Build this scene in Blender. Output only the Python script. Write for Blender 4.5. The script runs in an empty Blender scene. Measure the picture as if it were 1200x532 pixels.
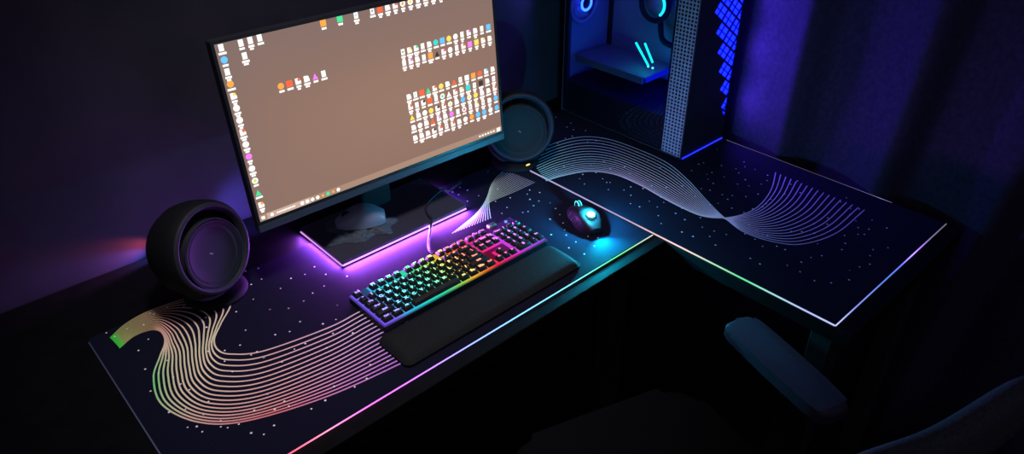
import bpy, bmesh, math, random
from mathutils import Vector, Matrix, Euler
random.seed(7)
SC = bpy.context.scene
COL = SC.collection
PI = math.pi
D = 0.75                      # desk-top height above the floor
CH = 0.93                     # camera height above the desk top
F = 856.193                   # focal length in pixels of the 1200 px wide frame
R = Matrix(((0.73671187, 0.37198343, -0.5646981), (-0.67618903, 0.39920465, -0.61919629), (-0.00490065, 0.83801192, 0.54562992)))
RI = R.transposed()

# ------------------------------------------------------------------ measuring helpers (photo pixel -> point on a real plane)
def ray(px, py): return R @ Vector((px - 600, 266 - py, -F))
def on_z(px, py, z=0.0):
    r = ray(px, py); t = (z - CH) / r.z
    return Vector((r.x * t, r.y * t, z))

# ------------------------------------------------------------------ materials
def principled(name):
    m = bpy.data.materials.new(name); m.use_nodes = True
    return m, m.node_tree.nodes, m.node_tree.links, m.node_tree.nodes['Principled BSDF']

def mat(name, col, rough=0.5, spec=0.3, metal=0.0, noise=0.0, scale=60.0, bump=0.0, coat=0.0, sheen=0.0):
    m, N, L, b = principled(name)
    b.inputs['Base Color'].default_value = (*col, 1)
    b.inputs['Roughness'].default_value = rough
    b.inputs['Specular IOR Level'].default_value = spec
    b.inputs['Metallic'].default_value = metal
    b.inputs['Coat Weight'].default_value = coat
    b.inputs['Sheen Weight'].default_value = sheen
    if noise or bump:
        tc = N.new('ShaderNodeTexCoord'); nz = N.new('ShaderNodeTexNoise')
        nz.inputs['Scale'].default_value = scale; nz.inputs['Detail'].default_value = 4
        L.new(tc.outputs['Object'], nz.inputs['Vector'])
        if noise:
            r = N.new('ShaderNodeValToRGB')
            r.color_ramp.elements[0].color = (*[c * (1 - noise) for c in col], 1)
            r.color_ramp.elements[1].color = (*[min(1, c * (1 + noise)) for c in col], 1)
            r.color_ramp.elements[0].position = .3; r.color_ramp.elements[1].position = .7
            L.new(nz.outputs['Fac'], r.inputs['Fac']); L.new(r.outputs['Color'], b.inputs['Base Color'])
        if bump:
            bp = N.new('ShaderNodeBump'); bp.inputs['Strength'].default_value = bump; bp.inputs['Distance'].default_value = .002
            L.new(nz.outputs['Fac'], bp.inputs['Height']); L.new(bp.outputs['Normal'], b.inputs['Normal'])
    return m

def mat_attr(name, rough=0.6, spec=0.1):
    m, N, L, b = principled(name)
    a = N.new('ShaderNodeAttribute'); a.attribute_name = 'Col'
    L.new(a.outputs['Color'], b.inputs['Base Color'])
    b.inputs['Roughness'].default_value = rough; b.inputs['Specular IOR Level'].default_value = spec
    return m

def emit(name, col=None, strength=1.0, sampled=True):
    m = bpy.data.materials.new(name); m.use_nodes = True
    N, L = m.node_tree.nodes, m.node_tree.links
    N.clear(); o = N.new('ShaderNodeOutputMaterial'); e = N.new('ShaderNodeEmission')
    e.inputs['Strength'].default_value = strength
    if col is None:
        a = N.new('ShaderNodeAttribute'); a.attribute_name = 'Col'; L.new(a.outputs['Color'], e.inputs['Color'])
    else:
        e.inputs['Color'].default_value = (*col, 1)
    L.new(e.outputs[0], o.inputs[0])
    if not sampled: m.cycles.emission_sampling = 'NONE'
    return m

def glass(name, tint):
    m = bpy.data.materials.new(name); m.use_nodes = True
    N, L = m.node_tree.nodes, m.node_tree.links
    N.clear(); o = N.new('ShaderNodeOutputMaterial'); t = N.new('ShaderNodeBsdfTransparent'); g = N.new('ShaderNodeBsdfGlossy')
    t.inputs[0].default_value = (*tint, 1); g.inputs['Roughness'].default_value = .02
    lw = N.new('ShaderNodeLayerWeight'); lw.inputs[0].default_value = .5
    pw = N.new('ShaderNodeMath'); pw.operation = 'POWER'; pw.inputs[1].default_value = 5
    fr = N.new('ShaderNodeMath'); fr.operation = 'MULTIPLY_ADD'; fr.inputs[1].default_value = .9; fr.inputs[2].default_value = .04
    L.new(lw.outputs['Facing'], pw.inputs[0]); L.new(pw.outputs[0], fr.inputs[0])
    mx = N.new('ShaderNodeMixShader'); L.new(fr.outputs[0], mx.inputs[0]); L.new(t.outputs[0], mx.inputs[1]); L.new(g.outputs[0], mx.inputs[2])
    L.new(mx.outputs[0], o.inputs[0])
    return m

def hsv(h, s, v):
    import colorsys
    return colorsys.hsv_to_rgb(h % 1.0, s, v)
def lerp3(a, b, t): return tuple(a[i] + (b[i] - a[i]) * t for i in range(3))
def ramp(stops, t):
    if t <= stops[0][0]: return stops[0][1]
    for (a, ca), (b, cb) in zip(stops, stops[1:]):
        if t <= b: return lerp3(ca, cb, (t - a) / max(1e-9, b - a))
    return stops[-1][1]

M = {
    'black_plastic': mat('black plastic', (.012, .012, .015), .45, .25),
    'soft_black': mat('soft black rubber', (.010, .010, .013), .75, .12, bump=.2, scale=400),
    'gloss_black': mat('gloss black', (.008, .008, .010), .22, .35),
    'mat_cloth': mat('black mat cloth', (.0066, .0068, .0175), .9, .05, noise=.25, scale=500, bump=.15),
    'desk_top': mat('black desk laminate', (.0028, .0028, .004), .7, .06, noise=.3, scale=30),
    'desk_metal': mat('black powder coat', (.012, .012, .014), .55, .2),
    'wall': mat('dark wall paint', (.024, .022, .032), .9, .05, noise=.15, scale=8, bump=.1),
    'floor': mat('dark floor', (.006, .006, .008), .8, .1, noise=.4, scale=12),
    'curtain': mat('dark curtain fabric', (.020, .016, .034), .95, .03, noise=.2, scale=90, bump=.3),
    'key': mat('keycap plastic', (.012, .013, .015), .42, .28),
    'rest': mat('wrist rest leatherette', (.009, .0095, .011), .75, .12, noise=.2, scale=250, bump=.3),
    'shaded_fabric': mat('shaded seat fabric', (.005, .005, .006), .95, .03, bump=.3, scale=220),  # darker copy of the chair fabric, shade on the seat put into it
    'fabric': mat('chair fabric', (.026, .026, .032), .92, .05, noise=.3, scale=220, bump=.4),
    'pad': mat('armrest polyurethane', (.027, .018, .034), .55, .25, noise=.15, scale=150, bump=.15),
    'speaker_cone': mat('speaker cone', (.0075, .007, .010), .65, .15),
    'speaker_rim': mat('speaker rim', (.018, .017, .026), .6, .12),
    'speaker_shell': mat('speaker shell', (.005, .005, .0065), .7, .1),
    'grey_metal': mat('grey metal', (.20, .20, .22), .35, .5, .8),
    'vent_metal': mat('vent grey metal', (.20, .18, .235), .55, .3),
    'pc_panel': mat('case panel', (.013, .014, .024), .5, .22),
    'pc_inner': mat('case inside', (.20, .18, .22), .6, .25),
    'gpu': mat('graphics card shroud', (.14, .13, .17), .45, .4),
    'glass': glass('tinted side glass', (.72, .72, .78)),
    'print': mat_attr('printed ink', .7, .05),
    'cable': mat('cable sleeve', (.02, .018, .024), .6, .2),
    'cloth': mat('crumpled dark cloth', (.06, .07, .09), .9, .06, noise=.3, scale=160, bump=.4),
    'mouse_grey': mat('dark grey mouse shell', (.17, .19, .24), .35, .4),
    'stand_plate': mat('dark satin stand plate', (.036, .032, .052), .5, .3),
    'chin': mat('lit dark bezel', (.034, .042, .052), .5, .3),  # bezel black made paler and bluer for light catching the chin
    'mouse_shell': mat('black mouse shell', (.0055, .006, .007), .5, .3),
    'mouse_side': mat('mouse side grip', (.12, .11, .14), .45, .4),
    'white_dot': mat('pale logo paint', (.22, .21, .24), .5, .3),
}

# ------------------------------------------------------------------ mesh helpers
def new_bm(): return bmesh.new()
def obj(name, bm, m, parent=None, smooth=False, loc=None, rot=None):
    me = bpy.data.meshes.new(name)
    bmesh.ops.recalc_face_normals(bm, faces=bm.faces[:])
    bm.to_mesh(me); bm.free()
    if smooth:
        for p in me.polygons: p.use_smooth = True
    for mm in (m if isinstance(m, (list, tuple)) else [m]): me.materials.append(mm)
    o = bpy.data.objects.new(name, me); COL.objects.link(o)
    if parent: o.parent = parent
    if loc is not None: o.location = loc
    if rot is not None: o.rotation_euler = rot
    return o
def smooth_angle(o, deg=35):
    me = o.data
    for p in me.polygons: p.use_smooth = True
    me.set_sharp_from_angle(angle=math.radians(deg))
    return o
def thing(name, label, cat, loc=(0, 0, 0), rz=0.0, group=None):
    o = bpy.data.objects.new(name, None); COL.objects.link(o)
    o.empty_display_size = .05
    o.location = loc; o.rotation_euler = (0, 0, rz); o['label'] = label; o['category'] = cat
    if group: o['group'] = group
    return o
def tag(o, label, cat, group=None):
    o['label'] = label; o['category'] = cat
    if group: o['group'] = group
    return o
def struct(o): o['kind'] = 'structure'; return o

def box(bm, c, s, bevel=0.0, seg=2, mtx=None):
    g = bmesh.ops.create_cube(bm, size=1.0)
    vs = g['verts']
    for v in vs: v.co = Vector((v.co.x * s[0] + c[0], v.co.y * s[1] + c[1], v.co.z * s[2] + c[2]))
    es = list({e for v in vs for e in v.link_edges})
    if bevel:
        r = bmesh.ops.bevel(bm, geom=es, offset=bevel, segments=seg, profile=.5, affect='EDGES')
        vs = list({v for f in r['faces'] for v in f.verts} | {v for v in vs if v.is_valid})
    if mtx is not None:
        for v in vs: v.co = mtx @ v.co
    return vs
def prism(bm, pts, z0, z1, bevel=0.0, seg=2):
    lo = [bm.verts.new((x, y, z0)) for x, y in pts]; hi = [bm.verts.new((x, y, z1)) for x, y in pts]
    n = len(pts)
    bm.faces.new(lo[::-1]); top = bm.faces.new(hi)
    for i in range(n): bm.faces.new((lo[i], lo[(i + 1) % n], hi[(i + 1) % n], hi[i]))
    if bevel:
        bmesh.ops.bevel(bm, geom=list(top.edges), offset=bevel, segments=seg, profile=.5, affect='EDGES')
def round_rect(x0, y0, x1, y1, r, n=6):
    out = []
    for cx, cy, a in ((x1 - r, y0 + r, -90), (x1 - r, y1 - r, 0), (x0 + r, y1 - r, 90), (x0 + r, y0 + r, 180)):
        for k in range(n + 1):
            t = math.radians(a + 90 * k / n); out.append((cx + r * math.cos(t), cy + r * math.sin(t)))
    return out
def frame_of(axis):
    a = Vector(axis).normalized(); u = Vector((0, 0, 1)).cross(a)
    if u.length < 1e-4: u = Vector((1, 0, 0))
    u.normalize(); return u, a.cross(u).normalized(), a
def lathe(bm, prof, n=48, origin=(0, 0, 0), axis=(0, 0, 1), close=True):
    u, w, a = frame_of(axis); o = Vector(origin); rings = []
    for r, h in prof:
        if r < 1e-6: rings.append([bm.verts.new(o + a * h)])
        else: rings.append([bm.verts.new(o + a * h + (u * math.cos(2 * PI * k / n) + w * math.sin(2 * PI * k / n)) * r) for k in range(n)])
    for A, B in zip(rings, rings[1:]):
        for k in range(n):
            k2 = (k + 1) % n
            if len(A) == 1 and len(B) == 1: continue
            if len(A) == 1: bm.faces.new((A[0], B[k2], B[k]))
            elif len(B) == 1: bm.faces.new((A[k], A[k2], B[0]))
            else: bm.faces.new((A[k], A[k2], B[k2], B[k]))
    return rings
def catmull(pts, n):
    P = [Vector(p) for p in pts]; P = [P[0] * 2 - P[1]] + P + [P[-1] * 2 - P[-2]]
    out = []; segs = len(P) - 3
    for i in range(n):
        t = i / (n - 1) * segs; k = min(int(t), segs - 1); t -= k
        a, b, c, d = P[k:k + 4]
        out.append(.5 * ((2 * b) + (c - a) * t + (2 * a - 5 * b + 4 * c - d) * t * t + (3 * b - a - 3 * c + d) * t ** 3))
    return out
def tube(bm, path, r, n=10, cap=True):
    path = [Vector(p) for p in path]; rings = []; prev = None
    for i, p in enumerate(path):
        t = (path[min(i + 1, len(path) - 1)] - path[max(i - 1, 0)]).normalized()
        if prev is None: u = frame_of(t)[0]
        else:
            u = prev - t * prev.dot(t); u.normalize()
        prev = u; w = t.cross(u); rr = r(i / (len(path) - 1)) if callable(r) else r
        rings.append([bm.verts.new(p + (u * math.cos(2 * PI * k / n) + w * math.sin(2 * PI * k / n)) * rr) for k in range(n)])
    for A, B in zip(rings, rings[1:]):
        for k in range(n): bm.faces.new((A[k], A[(k + 1) % n], B[(k + 1) % n], B[k]))
    if cap: bm.faces.new(rings[0][::-1]); bm.faces.new(rings[-1])
    return rings
def ellipsoid(bm, c, s, sub=3):
    g = bmesh.ops.create_icosphere(bm, subdivisions=sub, radius=1.0)
    for v in g['verts']: v.co = Vector((v.co.x * s[0] + c[0], v.co.y * s[1] + c[1], v.co.z * s[2] + c[2]))
    return g['verts']
def set_col(bm, faces, col):
    cl = bm.loops.layers.float_color.get('Col') or bm.loops.layers.float_color.new('Col')
    for f in faces:
        for l in f.loops: l[cl] = (*col, 1)
def col_by(bm, fn):
    cl = bm.loops.layers.float_color.get('Col') or bm.loops.layers.float_color.new('Col')
    for f in bm.faces:
        for l in f.loops: l[cl] = (*fn(l.vert.co), 1)

# ------------------------------------------------------------------ the room
bm = new_bm(); box(bm, (.6, .3, -.05), (4.6, 4.2, .1)); struct(obj('floor', bm, M['floor']))
bm = new_bm(); box(bm, (.6, 1.57, 1.3), (4.6, .1, 2.6)); struct(obj('wall_back', bm, M['wall']))
bm = new_bm(); box(bm, (1.92, .05, 1.3), (.1, 2.94, 2.6)); struct(obj('wall_right', bm, M['wall']))

# curtain: pleats whose long flanks face the computer
bm = new_bm()
prof = []
per = .268
def fold_x(y):
    t = ((.838 - y) / per) % 1.0
    if t < .28: d = .5 - .5 * math.cos(PI * t / .28)
    else: d = 1 - ((t - .28) / .72) ** 1.7
    return 1.7275 + .052 * d + .006 * math.sin(y * 31)
ys = [1.04 - i * .0075 for i in range(225)]
zs = [.012, .25, .5, .7, .76, .85, 1.0, 1.25, 1.5, 1.8, 2.15]
grid = []
for z in zs:
    row = []
    for y in ys:
        sway = .018 * math.sin(z * 2.1 + y * 5) - (z - D) * .07
        row.append(bm.verts.new((fold_x(y) + .006 * math.sin(z * 7 + y * 11), y + sway * .8, z)))
    grid.append(row)
for a, b in zip(grid, grid[1:]):
    for i in range(len(ys) - 1): bm.faces.new((a[i], a[i + 1], b[i + 1], b[i]))
cu = obj('curtain', bm, M['curtain'], smooth=True)
sm = cu.modifiers.new('thick', 'SOLIDIFY'); sm.thickness = .002
tag(cu, 'dark pleated curtain hanging beside the computer, lit blue along its folds', 'curtain')

# ------------------------------------------------------------------ L-shaped desk
def desk(label, x0, y0, x1, y1, legs, rail):
    t = thing('desk', label, 'desk', ((x0 + x1) / 2, (y0 + y1) / 2, 0)); ox, oy = (x0 + x1) / 2, (y0 + y1) / 2
    bm = new_bm(); prism(bm, round_rect(x0 - ox, y0 - oy, x1 - ox, y1 - oy, .004, 3), D - .032, D, .002); obj('desktop', bm, M['desk_top'], t)
    for x, y in legs:
        bm = new_bm(); box(bm, (x - ox, y - oy, (D - .032) / 2), (.05, .05, D - .032), .004); obj('leg', bm, M['desk_metal'], t)
    bm = new_bm(); box(bm, (rail[0] - ox, rail[1] - oy, D - .058), (rail[2], rail[3], .05), .003); obj('rail', bm, M['desk_metal'], t)
desk('black desk along the wall carrying the monitor and keyboard', -.35, .775, 1.1745, 1.515, ((-.28, .85), (-.28, 1.44), (1.10, .85), (1.10, 1.44)), (.41, 1.44, 1.33, .03))
desk('black side desk along the curtain carrying the computer tower', 1.1760, .335, 1.7125, 1.515, ((1.23, .40), (1.67, .40), (1.23, 1.44), (1.67, 1.44)), (1.67, .92, .03, .99))

# ------------------------------------------------------------------ desk mats with glowing edges
MZ = .004
def edge_cols(fn, strength): return emit('edge light', None, strength)
def light_edge(name, a, b, stops, parent, r=.0016, strength=1.0, dim=False):
    bm = new_bm(); n = 40
    path = [Vector(a).lerp(Vector(b), i / (n - 1)) for i in range(n)]
    tube(bm, path, r, 8)
    A, B = Vector(a), Vector(b); L2 = (B - A).length_squared
    col_by(bm, lambda c: ramp(stops, (c - A).dot(B - A) / L2))
    return obj(name, bm, emit('edge glow', None, strength), parent, smooth=True)

def ribbon(bm, pts, w, colfn, z, wf=None):
    """flat printed line along pts (world xy)"""
    n = len(pts); Ls = []; Rs = []
    for i, p in enumerate(pts):
        tg = (pts[min(i + 1, n - 1)] - pts[max(i - 1, 0)]); tg.z = 0
        if tg.length < 1e-9: tg = Vector((1, 0, 0))
        tg.normalize(); nn = Vector((-tg.y, tg.x, 0)); ww = w * (wf(i / (n - 1)) if wf else 1) / 2
        Ls.append(bm.verts.new((p.x + nn.x * ww, p.y + nn.y * ww, z))); Rs.append(bm.verts.new((p.x - nn.x * ww, p.y - nn.y * ww, z)))
    cl = bm.loops.layers.float_color.get('Col') or bm.loops.layers.float_color.new('Col')
    for i in range(n - 1):
        f = bm.faces.new((Rs[i], Rs[i + 1], Ls[i + 1], Ls[i]))
        c = colfn(pts[i].x, pts[i].y, i / (n - 1))
        for l in f.loops: l[cl] = (*c, 1)
def dots_into(bm, pts, z, colfn, rad=.0019):
    cl = bm.loops.layers.float_color.get('Col') or bm.loops.layers.float_color.new('Col')
    for x, y in pts:
        r = rad * random.uniform(.75, 1.15)
        f = bm.faces.new([bm.verts.new((x + r * math.cos(k * PI / 4), y + r * math.sin(k * PI / 4), z)) for k in range(8)])
        c = colfn(x, y)
        for l in f.loops: l[cl] = (*c, 1)
def crop_pts(x0, y0, s, lst): return [on_z(x0 + x / s, y0 + y / s, MZ).xy[:] for x, y in lst]

dotA = crop_pts(120, 330, 5.32, [(295,40),(420,42),(265,142),(195,208),(25,320),(287,360),(225,430),(153,295),(257,270),(322,203),(297,198),(403,162),(508,155),(763,430),(645,225),(605,343),(680,375),(660,435),(395,455),(405,492),(78,343),(650,285)])
dotA += crop_pts(160, 400, 4.8375, [(50,158),(80,283),(185,402),(290,488),(342,483),(373,513),(478,485),(517,490),(580,470),(650,520),(722,528),(208,205),(250,243),(300,275),(408,342),(278,385),(380,415),(477,450),(668,392),(742,298),(545,172),(500,113),(587,22),(650,78),(683,60),(722,93),(125,182)])
dotA += crop_pts(300, 350, 3.544, [(58,45),(135,40),(198,10),(338,27),(182,95),(278,105),(332,87),(140,137),(80,150),(33,245),(108,263),(160,210),(205,187),(293,205),(320,145),(402,143),(430,93),(475,275),(547,260),(460,332),(410,367),(325,365),(288,423),(230,458),(137,447),(48,397),(118,427),(75,527),(78,460)])
dotA += crop_pts(270, 300, 5.322, [(95,95),(175,78),(195,145),(130,178),(143,270),(37,348),(95,463),(248,333),(313,203),(378,140),(465,115),(525,68),(595,115),(728,127),(585,188),(513,232),(457,282),(363,327),(667,307),(435,410),(198,3),(223,3)])
dotA += crop_pts(450, 190, 5.319, [(297,75),(293,117),(362,68),(382,115),(407,78),(418,113),(432,58),(451,82),(443,13),(525,7),(584,20),(649,58),(475,131),(473,158),(520,176),(427,187),(466,203),(520,244),(590,210),(708,168),(695,245),(787,223),(767,283),(735,320),(865,315),(898,308),(932,272),(965,243),(1036,255),(1070,290),(1095,328),(908,175),(893,200),(970,190),(1034,355),(1042,453),(910,232)])
dotA += crop_pts(610, 150, 5.32, [(115,457),(82,485),(185,468),(218,503),(15,527),(47,522),(57,447)])
dotA += crop_pts(620, 200, 5.32, [(165,237),(190,275),(212,327),(222,370),(232,402),(292,445),(248,482),(367,410),(430,420),(408,470),(345,520),(128,302),(62,190),(132,202)])
dotB = crop_pts(610, 150, 5.32, [(200,3),(330,12),(405,17),(182,48),(323,52),(368,317),(398,350),(512,317),(558,340),(537,340),(548,385),(645,387),(687,368),(688,420),(685,472),(765,377),(803,457),(742,492),(388,290),(470,278),(140,120),(280,65),(232,97),(418,87),(470,80),(515,100),(520,210),(440,232),(325,232),(270,240),(220,262),(560,255),(650,243),(680,287),(725,150),(795,203)])
dotB += crop_pts(750, 170, 4.43, [(15,227),(48,292),(90,322),(95,367),(110,408),(123,298),(108,270),(185,355),(217,328),(233,388),(217,452),(275,475),(313,378),(323,427),(385,447),(362,475),(448,465),(392,520),(137,220),(62,212),(40,185),(105,118),(133,140),(195,153),(220,213),(287,265),(268,133),(305,100),(330,93),(348,152),(373,143),(353,178),(380,200),(423,107),(437,165),(318,227),(363,235),(427,258),(478,262),(362,310),(405,303),(455,282),(550,268),(565,212),(507,203),(547,180),(513,145),(498,123),(540,88),(545,113),(597,127),(662,157),(660,185),(630,203),(613,255),(540,350),(585,332),(655,305),(680,282),(637,322),(568,412),(603,445),(545,462),(597,490),(662,470),(638,527),(477,328),(400,22)])
dotB += crop_pts(870, 180, 3.8, [(245,122),(215,137),(258,175),(188,180),(378,315),(318,313),(380,287),(480,272),(505,300),(437,215),(463,197),(482,245),(520,247),(577,297),(515,330),(563,337),(543,360),(515,360),(455,365),(458,400),(443,428),(335,402),(353,455),(305,463),(263,485),(190,428),(153,413),(90,413),(35,467),(78,492),(200,498),(257,527),(477,520),(522,505),(567,493),(568,455),(582,428),(648,420),(643,332),(217,347),(265,348),(320,355)])
dotB += crop_pts(780, 140, 2.047, [(322,365),(357,387),(397,392),(440,385),(441,362),(291,350),(325,342)])
dotB += crop_pts(640, 100, 4.84, [(35,207),(35,225),(37,242),(55,182),(140,215),(118,237),(155,252),(225,257),(148,288),(110,300)])

# wave print of the main mat: three traced guide lines, 17 lines blended between them
gI = [(140,408),(157,394),(175,387),(186,387.5),(192,393),(193,403),(187,419),(180,443),(190,474),(232,494.5),(290,493),(385,464),(471.5,425),(500,410)]
gM = [(135,402),(153,387),(175,376),(191,375),(206.5,383.6),(214,394),(219.5,408),(221.5,428),(228,449.6),(252,463),(305,459),(385,428),(446,396),(480,380)]
gO = [(129,396),(148,379),(176,364),(215,351),(250,345),(270,355),(259,379),(251,398),(256,410.5),(272,415),(310,411),(385,384),(421,365.5),(455,349)]
WI, WM, WO = ([on_z(x, y, MZ) for x, y in g] for g in (gI, gM, gO))
cI, cM, cO = (catmull(w, 150) for w in (WI, WM, WO))
def colA(s, t):
    base = ramp([(0, (.07, .75, .06)), (.012, (.08, .75, .08)), (.03, (.36, .40, .12)), (.10, (.42, .34, .15)), (.20, (.55, .33, .18)), (.27, (.74, .38, .30)), (.38, (.80, .60, .40)), (.5, (.76, .70, .42)), (.64, (.84, .66, .46)), (.78, (.84, .52, .46)), (.88, (.82, .52, .66)), (1, (.72, .52, .88))], t)
    k = (1 - s)
    if .40 < t < .68: base = lerp3(base, (.22, .85, .25), max(0, 1 - s * 3.5) * max(0, 1 - abs(t - .55) / .12))
    if t > .62: base = lerp3(base, (.92, .16, .20), k ** 2 * .8 * max(0, 1 - abs(t - .80) / .16))  # red spill of the front edge light painted into the ink
    if t > .80: base = lerp3(base, (.62, .18, .90), k * .9 * min(1, (t - .80) / .12))  # purple spill of the edge light, painted in likewise
    return base
m1 = thing('desk_mat', 'black desk mat under keyboard and monitor, wave print and glowing front edge', 'desk mat', (0, 0, D))
X0, X1, Y0, Y1 = .110, 1.172, .810, 1.312
bm = new_bm(); prism(bm, round_rect(X0, Y0, X1, Y1, .006, 4), .0003, MZ, .0012); obj('mat_base', bm, M['mat_cloth'], m1)
bm = new_bm()
for j in range(17):
    s = j / 16
    a, b, c = (1 - s) * (1 - 2 * s), 4 * s * (1 - s), s * (2 * s - 1)
    pts = [cI[i] * a + cM[i] * b + cO[i] * c for i in range(150)]
    pts = [p for p in pts if p.x < .62]
    n = len(pts)
    ribbon(bm, pts, .0031, (lambda x, y, t, s=s: colA(s, t)), MZ + .0002 + j * 1e-6, lambda t: .72 + .28 * min(1, max(0, (t - .25) * 6)))
ga = [(755,48),(695,105),(660,165),(652,220),(656,290),(665,352)]
gb = [(940,125),(800,190),(660,250),(580,320),(500,385),(425,445)]
A_, B_ = (catmull([on_z(450 + x / 5.319, 190 + y / 5.319, MZ) for x, y in g], 60) for g in (ga, gb))
for j in range(15):
    s = j / 14; pts = [A_[i].lerp(B_[i], s) for i in range(60)]
    ribbon(bm, pts, .0017, (lambda x, y, t: ramp([(0, (.42, .34, .46)), (.35, (.48, .50, .36)), (.6, (.42, .60, .48)), (1, (.50, .64, .66))], t)), MZ + .0003 + j * 1e-6)
dots_into(bm, [p for p in dotA if X0 < p[0] < X1 - .005 and Y0 < p[1] < Y1], MZ + .0004, lambda x, y: (.92, .80, .78) if x < .5 else (.80, .80, .92))
obj('wave_print', bm, M['print'], m1)
zE = .0025
e = light_edge('edge_light', (X0 + .003, Y0 - .0012, zE), (X1, Y0 - .0012, zE), [(0, (1.6, .02, .06)), (.12, (1.8, .06, .16)), (.20, (1.7, .45, .75)), (.29, (1.5, .25, 1.6)), (.40, (.9, .35, 2.0)), (.5, (.5, .7, 2.2)), (.62, (.35, 1.1, 1.9)), (.78, (.25, 1.3, 1.2)), (.88, (.12, 1.1, .35)), (.94, (.4, .95, .55)), (1, (.75, .7, .75))], m1, .0012, 1.15)
light_edge('edge_light', (X0 - .0010, Y0, zE), (X0 - .0010, Y1 - .01, zE), [(0, (.05, .055, .09)), (1, (.022, .022, .05))], m1, .0013, 1.0)

m2 = thing('desk_mat', 'black desk mat by the curtain, twisted wave print and glowing edges', 'desk mat', (0, 0, D))
X0, X1, Y0, Y1 = 1.180, 1.709, .374, 1.436
bm = new_bm(); prism(bm, round_rect(X0, Y0, X1, Y1, .006, 4), .0003, MZ, .0012); obj('mat_base', bm, M['mat_cloth'], m2)
bm = new_bm()
# top line of the left half becomes the bottom line of the right half: the ribbon twists once
ca = [(618,183),(650,168),(682,160.5),(712,163),(745,174),(780,190),(805,210),(830,237),(850,256),(872,272),(905,283),(940,286),(980,273),(1013,246)]
cb = [(640,212),(660,206),(690,201),(720,204.5),(748,216),(775,231),(798,243),(822,253),(845,255.5),(868,252),(885,244.5),(897,233),(905,219),(909,202)]
A_, B_ = (catmull([on_z(x, y, MZ) for x, y in g], 130) for g in (ca, cb))
def colC(s, t):
    top = ramp([(0, (.25, .60, .60)), (.25, (.42, .52, .66)), (.5, (.48, .44, .58)), (.65, (.55, .45, .62)), (1, (.40, .33, .50))], t)
    bot = ramp([(0, (.26, .50, .56)), (.2, (.46, .36, .54)), (.36, (.90, .34, .46)), (.58, (.95, .46, .52)), (.68, (.58, .42, .58)), (1, (.36, .32, .50))], t)
    return tuple(min(.85, 1.4 * x) for x in lerp3(top, bot, s))
for j in range(17):
    s = j / 16
    pts = [A_[i].lerp(B_[i], s + (1 - (1 - s) ** 1.55 - s) * min(1, max(0, (.74 - i / 129) / .2))) for i in range(130)]
    ribbon(bm, pts, .0021, (lambda x, y, t, s=s: colC(s, t)), MZ + .0002 + j * 1e-6)
dots_into(bm, [p for p in dotB if X0 < p[0] < X1 - .004 and Y0 < p[1] < Y1], MZ + .0004, lambda x, y: (.70, .68, .88))
obj('wave_print', bm, M['print'], m2)
light_edge('edge_light', (X0 - .0012, Y0, zE), (X0 - .0012, 1.22, zE), [(0, (.55, .6, 1.1)), (.08, (.5, .55, 1.0)), (.17, (.35, .8, .75)), (.24, (.10, .85, .35)), (.34, (.55, .8, .6)), (.44, (1.2, .75, .75)), (.5, (.9, .6, .65)), (.6, (.50, .38, .62)), (.8, (.42, .38, .72)), (1, (.45, .42, .66))], m2, .0017, 1.0)
light_edge('edge_light', (X0, Y0 - .0012, zE), (X1, Y0 - .0012, zE), [(0, (.65, .7, 1.2)), (.15, (.28, .34, 1.0)), (.4, (.12, .25, .95)), (.55, (.2, .25, 1.4)), (.66, (.9, .55, 2.6)), (.72, (.6, .28, 1.6)), (.82, (.22, .2, .4)), (1, (.16, .15, .2))], m2, .0014, 1.0)
light_edge('edge_light', (X1 + .0010, .50, zE), (X1 + .0010, .97, zE), [(0, (.12, .14, .30)), (.06, (.35, .40, .85)), (.12, (.16, .16, .34)), (.4, (.10, .09, .13)), (.8, (.12, .11, .15)), (1, (.16, .16, .20))], m2, .0013, 1.0)

# ------------------------------------------------------------------ monitor
U = Vector((.99962, -.0275, 0)).normalized()                 # along the screen, left to right
NH = Vector((U.y, -U.x, 0))                                  # horizontal, towards the viewer
tl = math.radians(5); UP = Vector((0, 0, 1)) * math.cos(tl) - NH * math.sin(tl)
NS = U.cross(UP)                                             # out of the screen
SBL = Vector((.447, 1.22, .162)); SW, SH = .618, .349
if NS.dot(Vector((0, -1, 0))) < 0: NS = -NS
SM = Matrix((( U.x, UP.x, NS.x, SBL.x), (U.y, UP.y, NS.y, SBL.y), (U.z, UP.z, NS.z, SBL.z), (0, 0, 0, 1)))
def scr(px, py):
    r = ray(px, py); o = Vector((0, 0, CH)); t = (SBL - o).dot(NS) / r.dot(NS); q = o + r * t - SBL
    return q.dot(U), q.dot(UP)
mon = thing('monitor', 'large flat monitor showing a brown desktop full of icons', 'monitor', (.757, 1.285, D))
OFF = Vector((.757, 1.285, 0))
SML = Matrix.Translation(-OFF) @ SM
def in_screen(bm):
    for v in bm.verts: v.co = SML @ v.co
    return bm
bm = new_bm()                                                # housing with thin bezel and deeper chin
def ring_faces(bm, x0, y0, x1, y1, ix0, iy0, ix1, iy1, z0, z1):
    o = [(x0, y0), (x1, y0), (x1, y1), (x0, y1)]; i = [(ix0, iy0), (ix1, iy0), (ix1, iy1), (ix0, iy1)]
    vo = [bm.verts.new((*p, z1)) for p in o]; vi = [bm.verts.new((*p, z1)) for p in i]
    vi2 = [bm.verts.new((*p, z0)) for p in i]; vo2 = [bm.verts.new((*p, z0)) for p in o]
    for k in range(4):
        q = (k + 1) % 4
        bm.faces.new((vo[k], vo[q], vi[q], vi[k])); bm.faces.new((vi[k], vi[q], vi2[q], vi2[k])); bm.faces.new((vo2[k], vo2[q], vo[q], vo[k]))
bz = .006
ring_faces(bm, -bz, -bz, SW + bz, SH + bz, 0, 0, SW, SH, -.001, .002)
obj('bezel', in_screen(bm), M['black_plastic'], mon)
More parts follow.
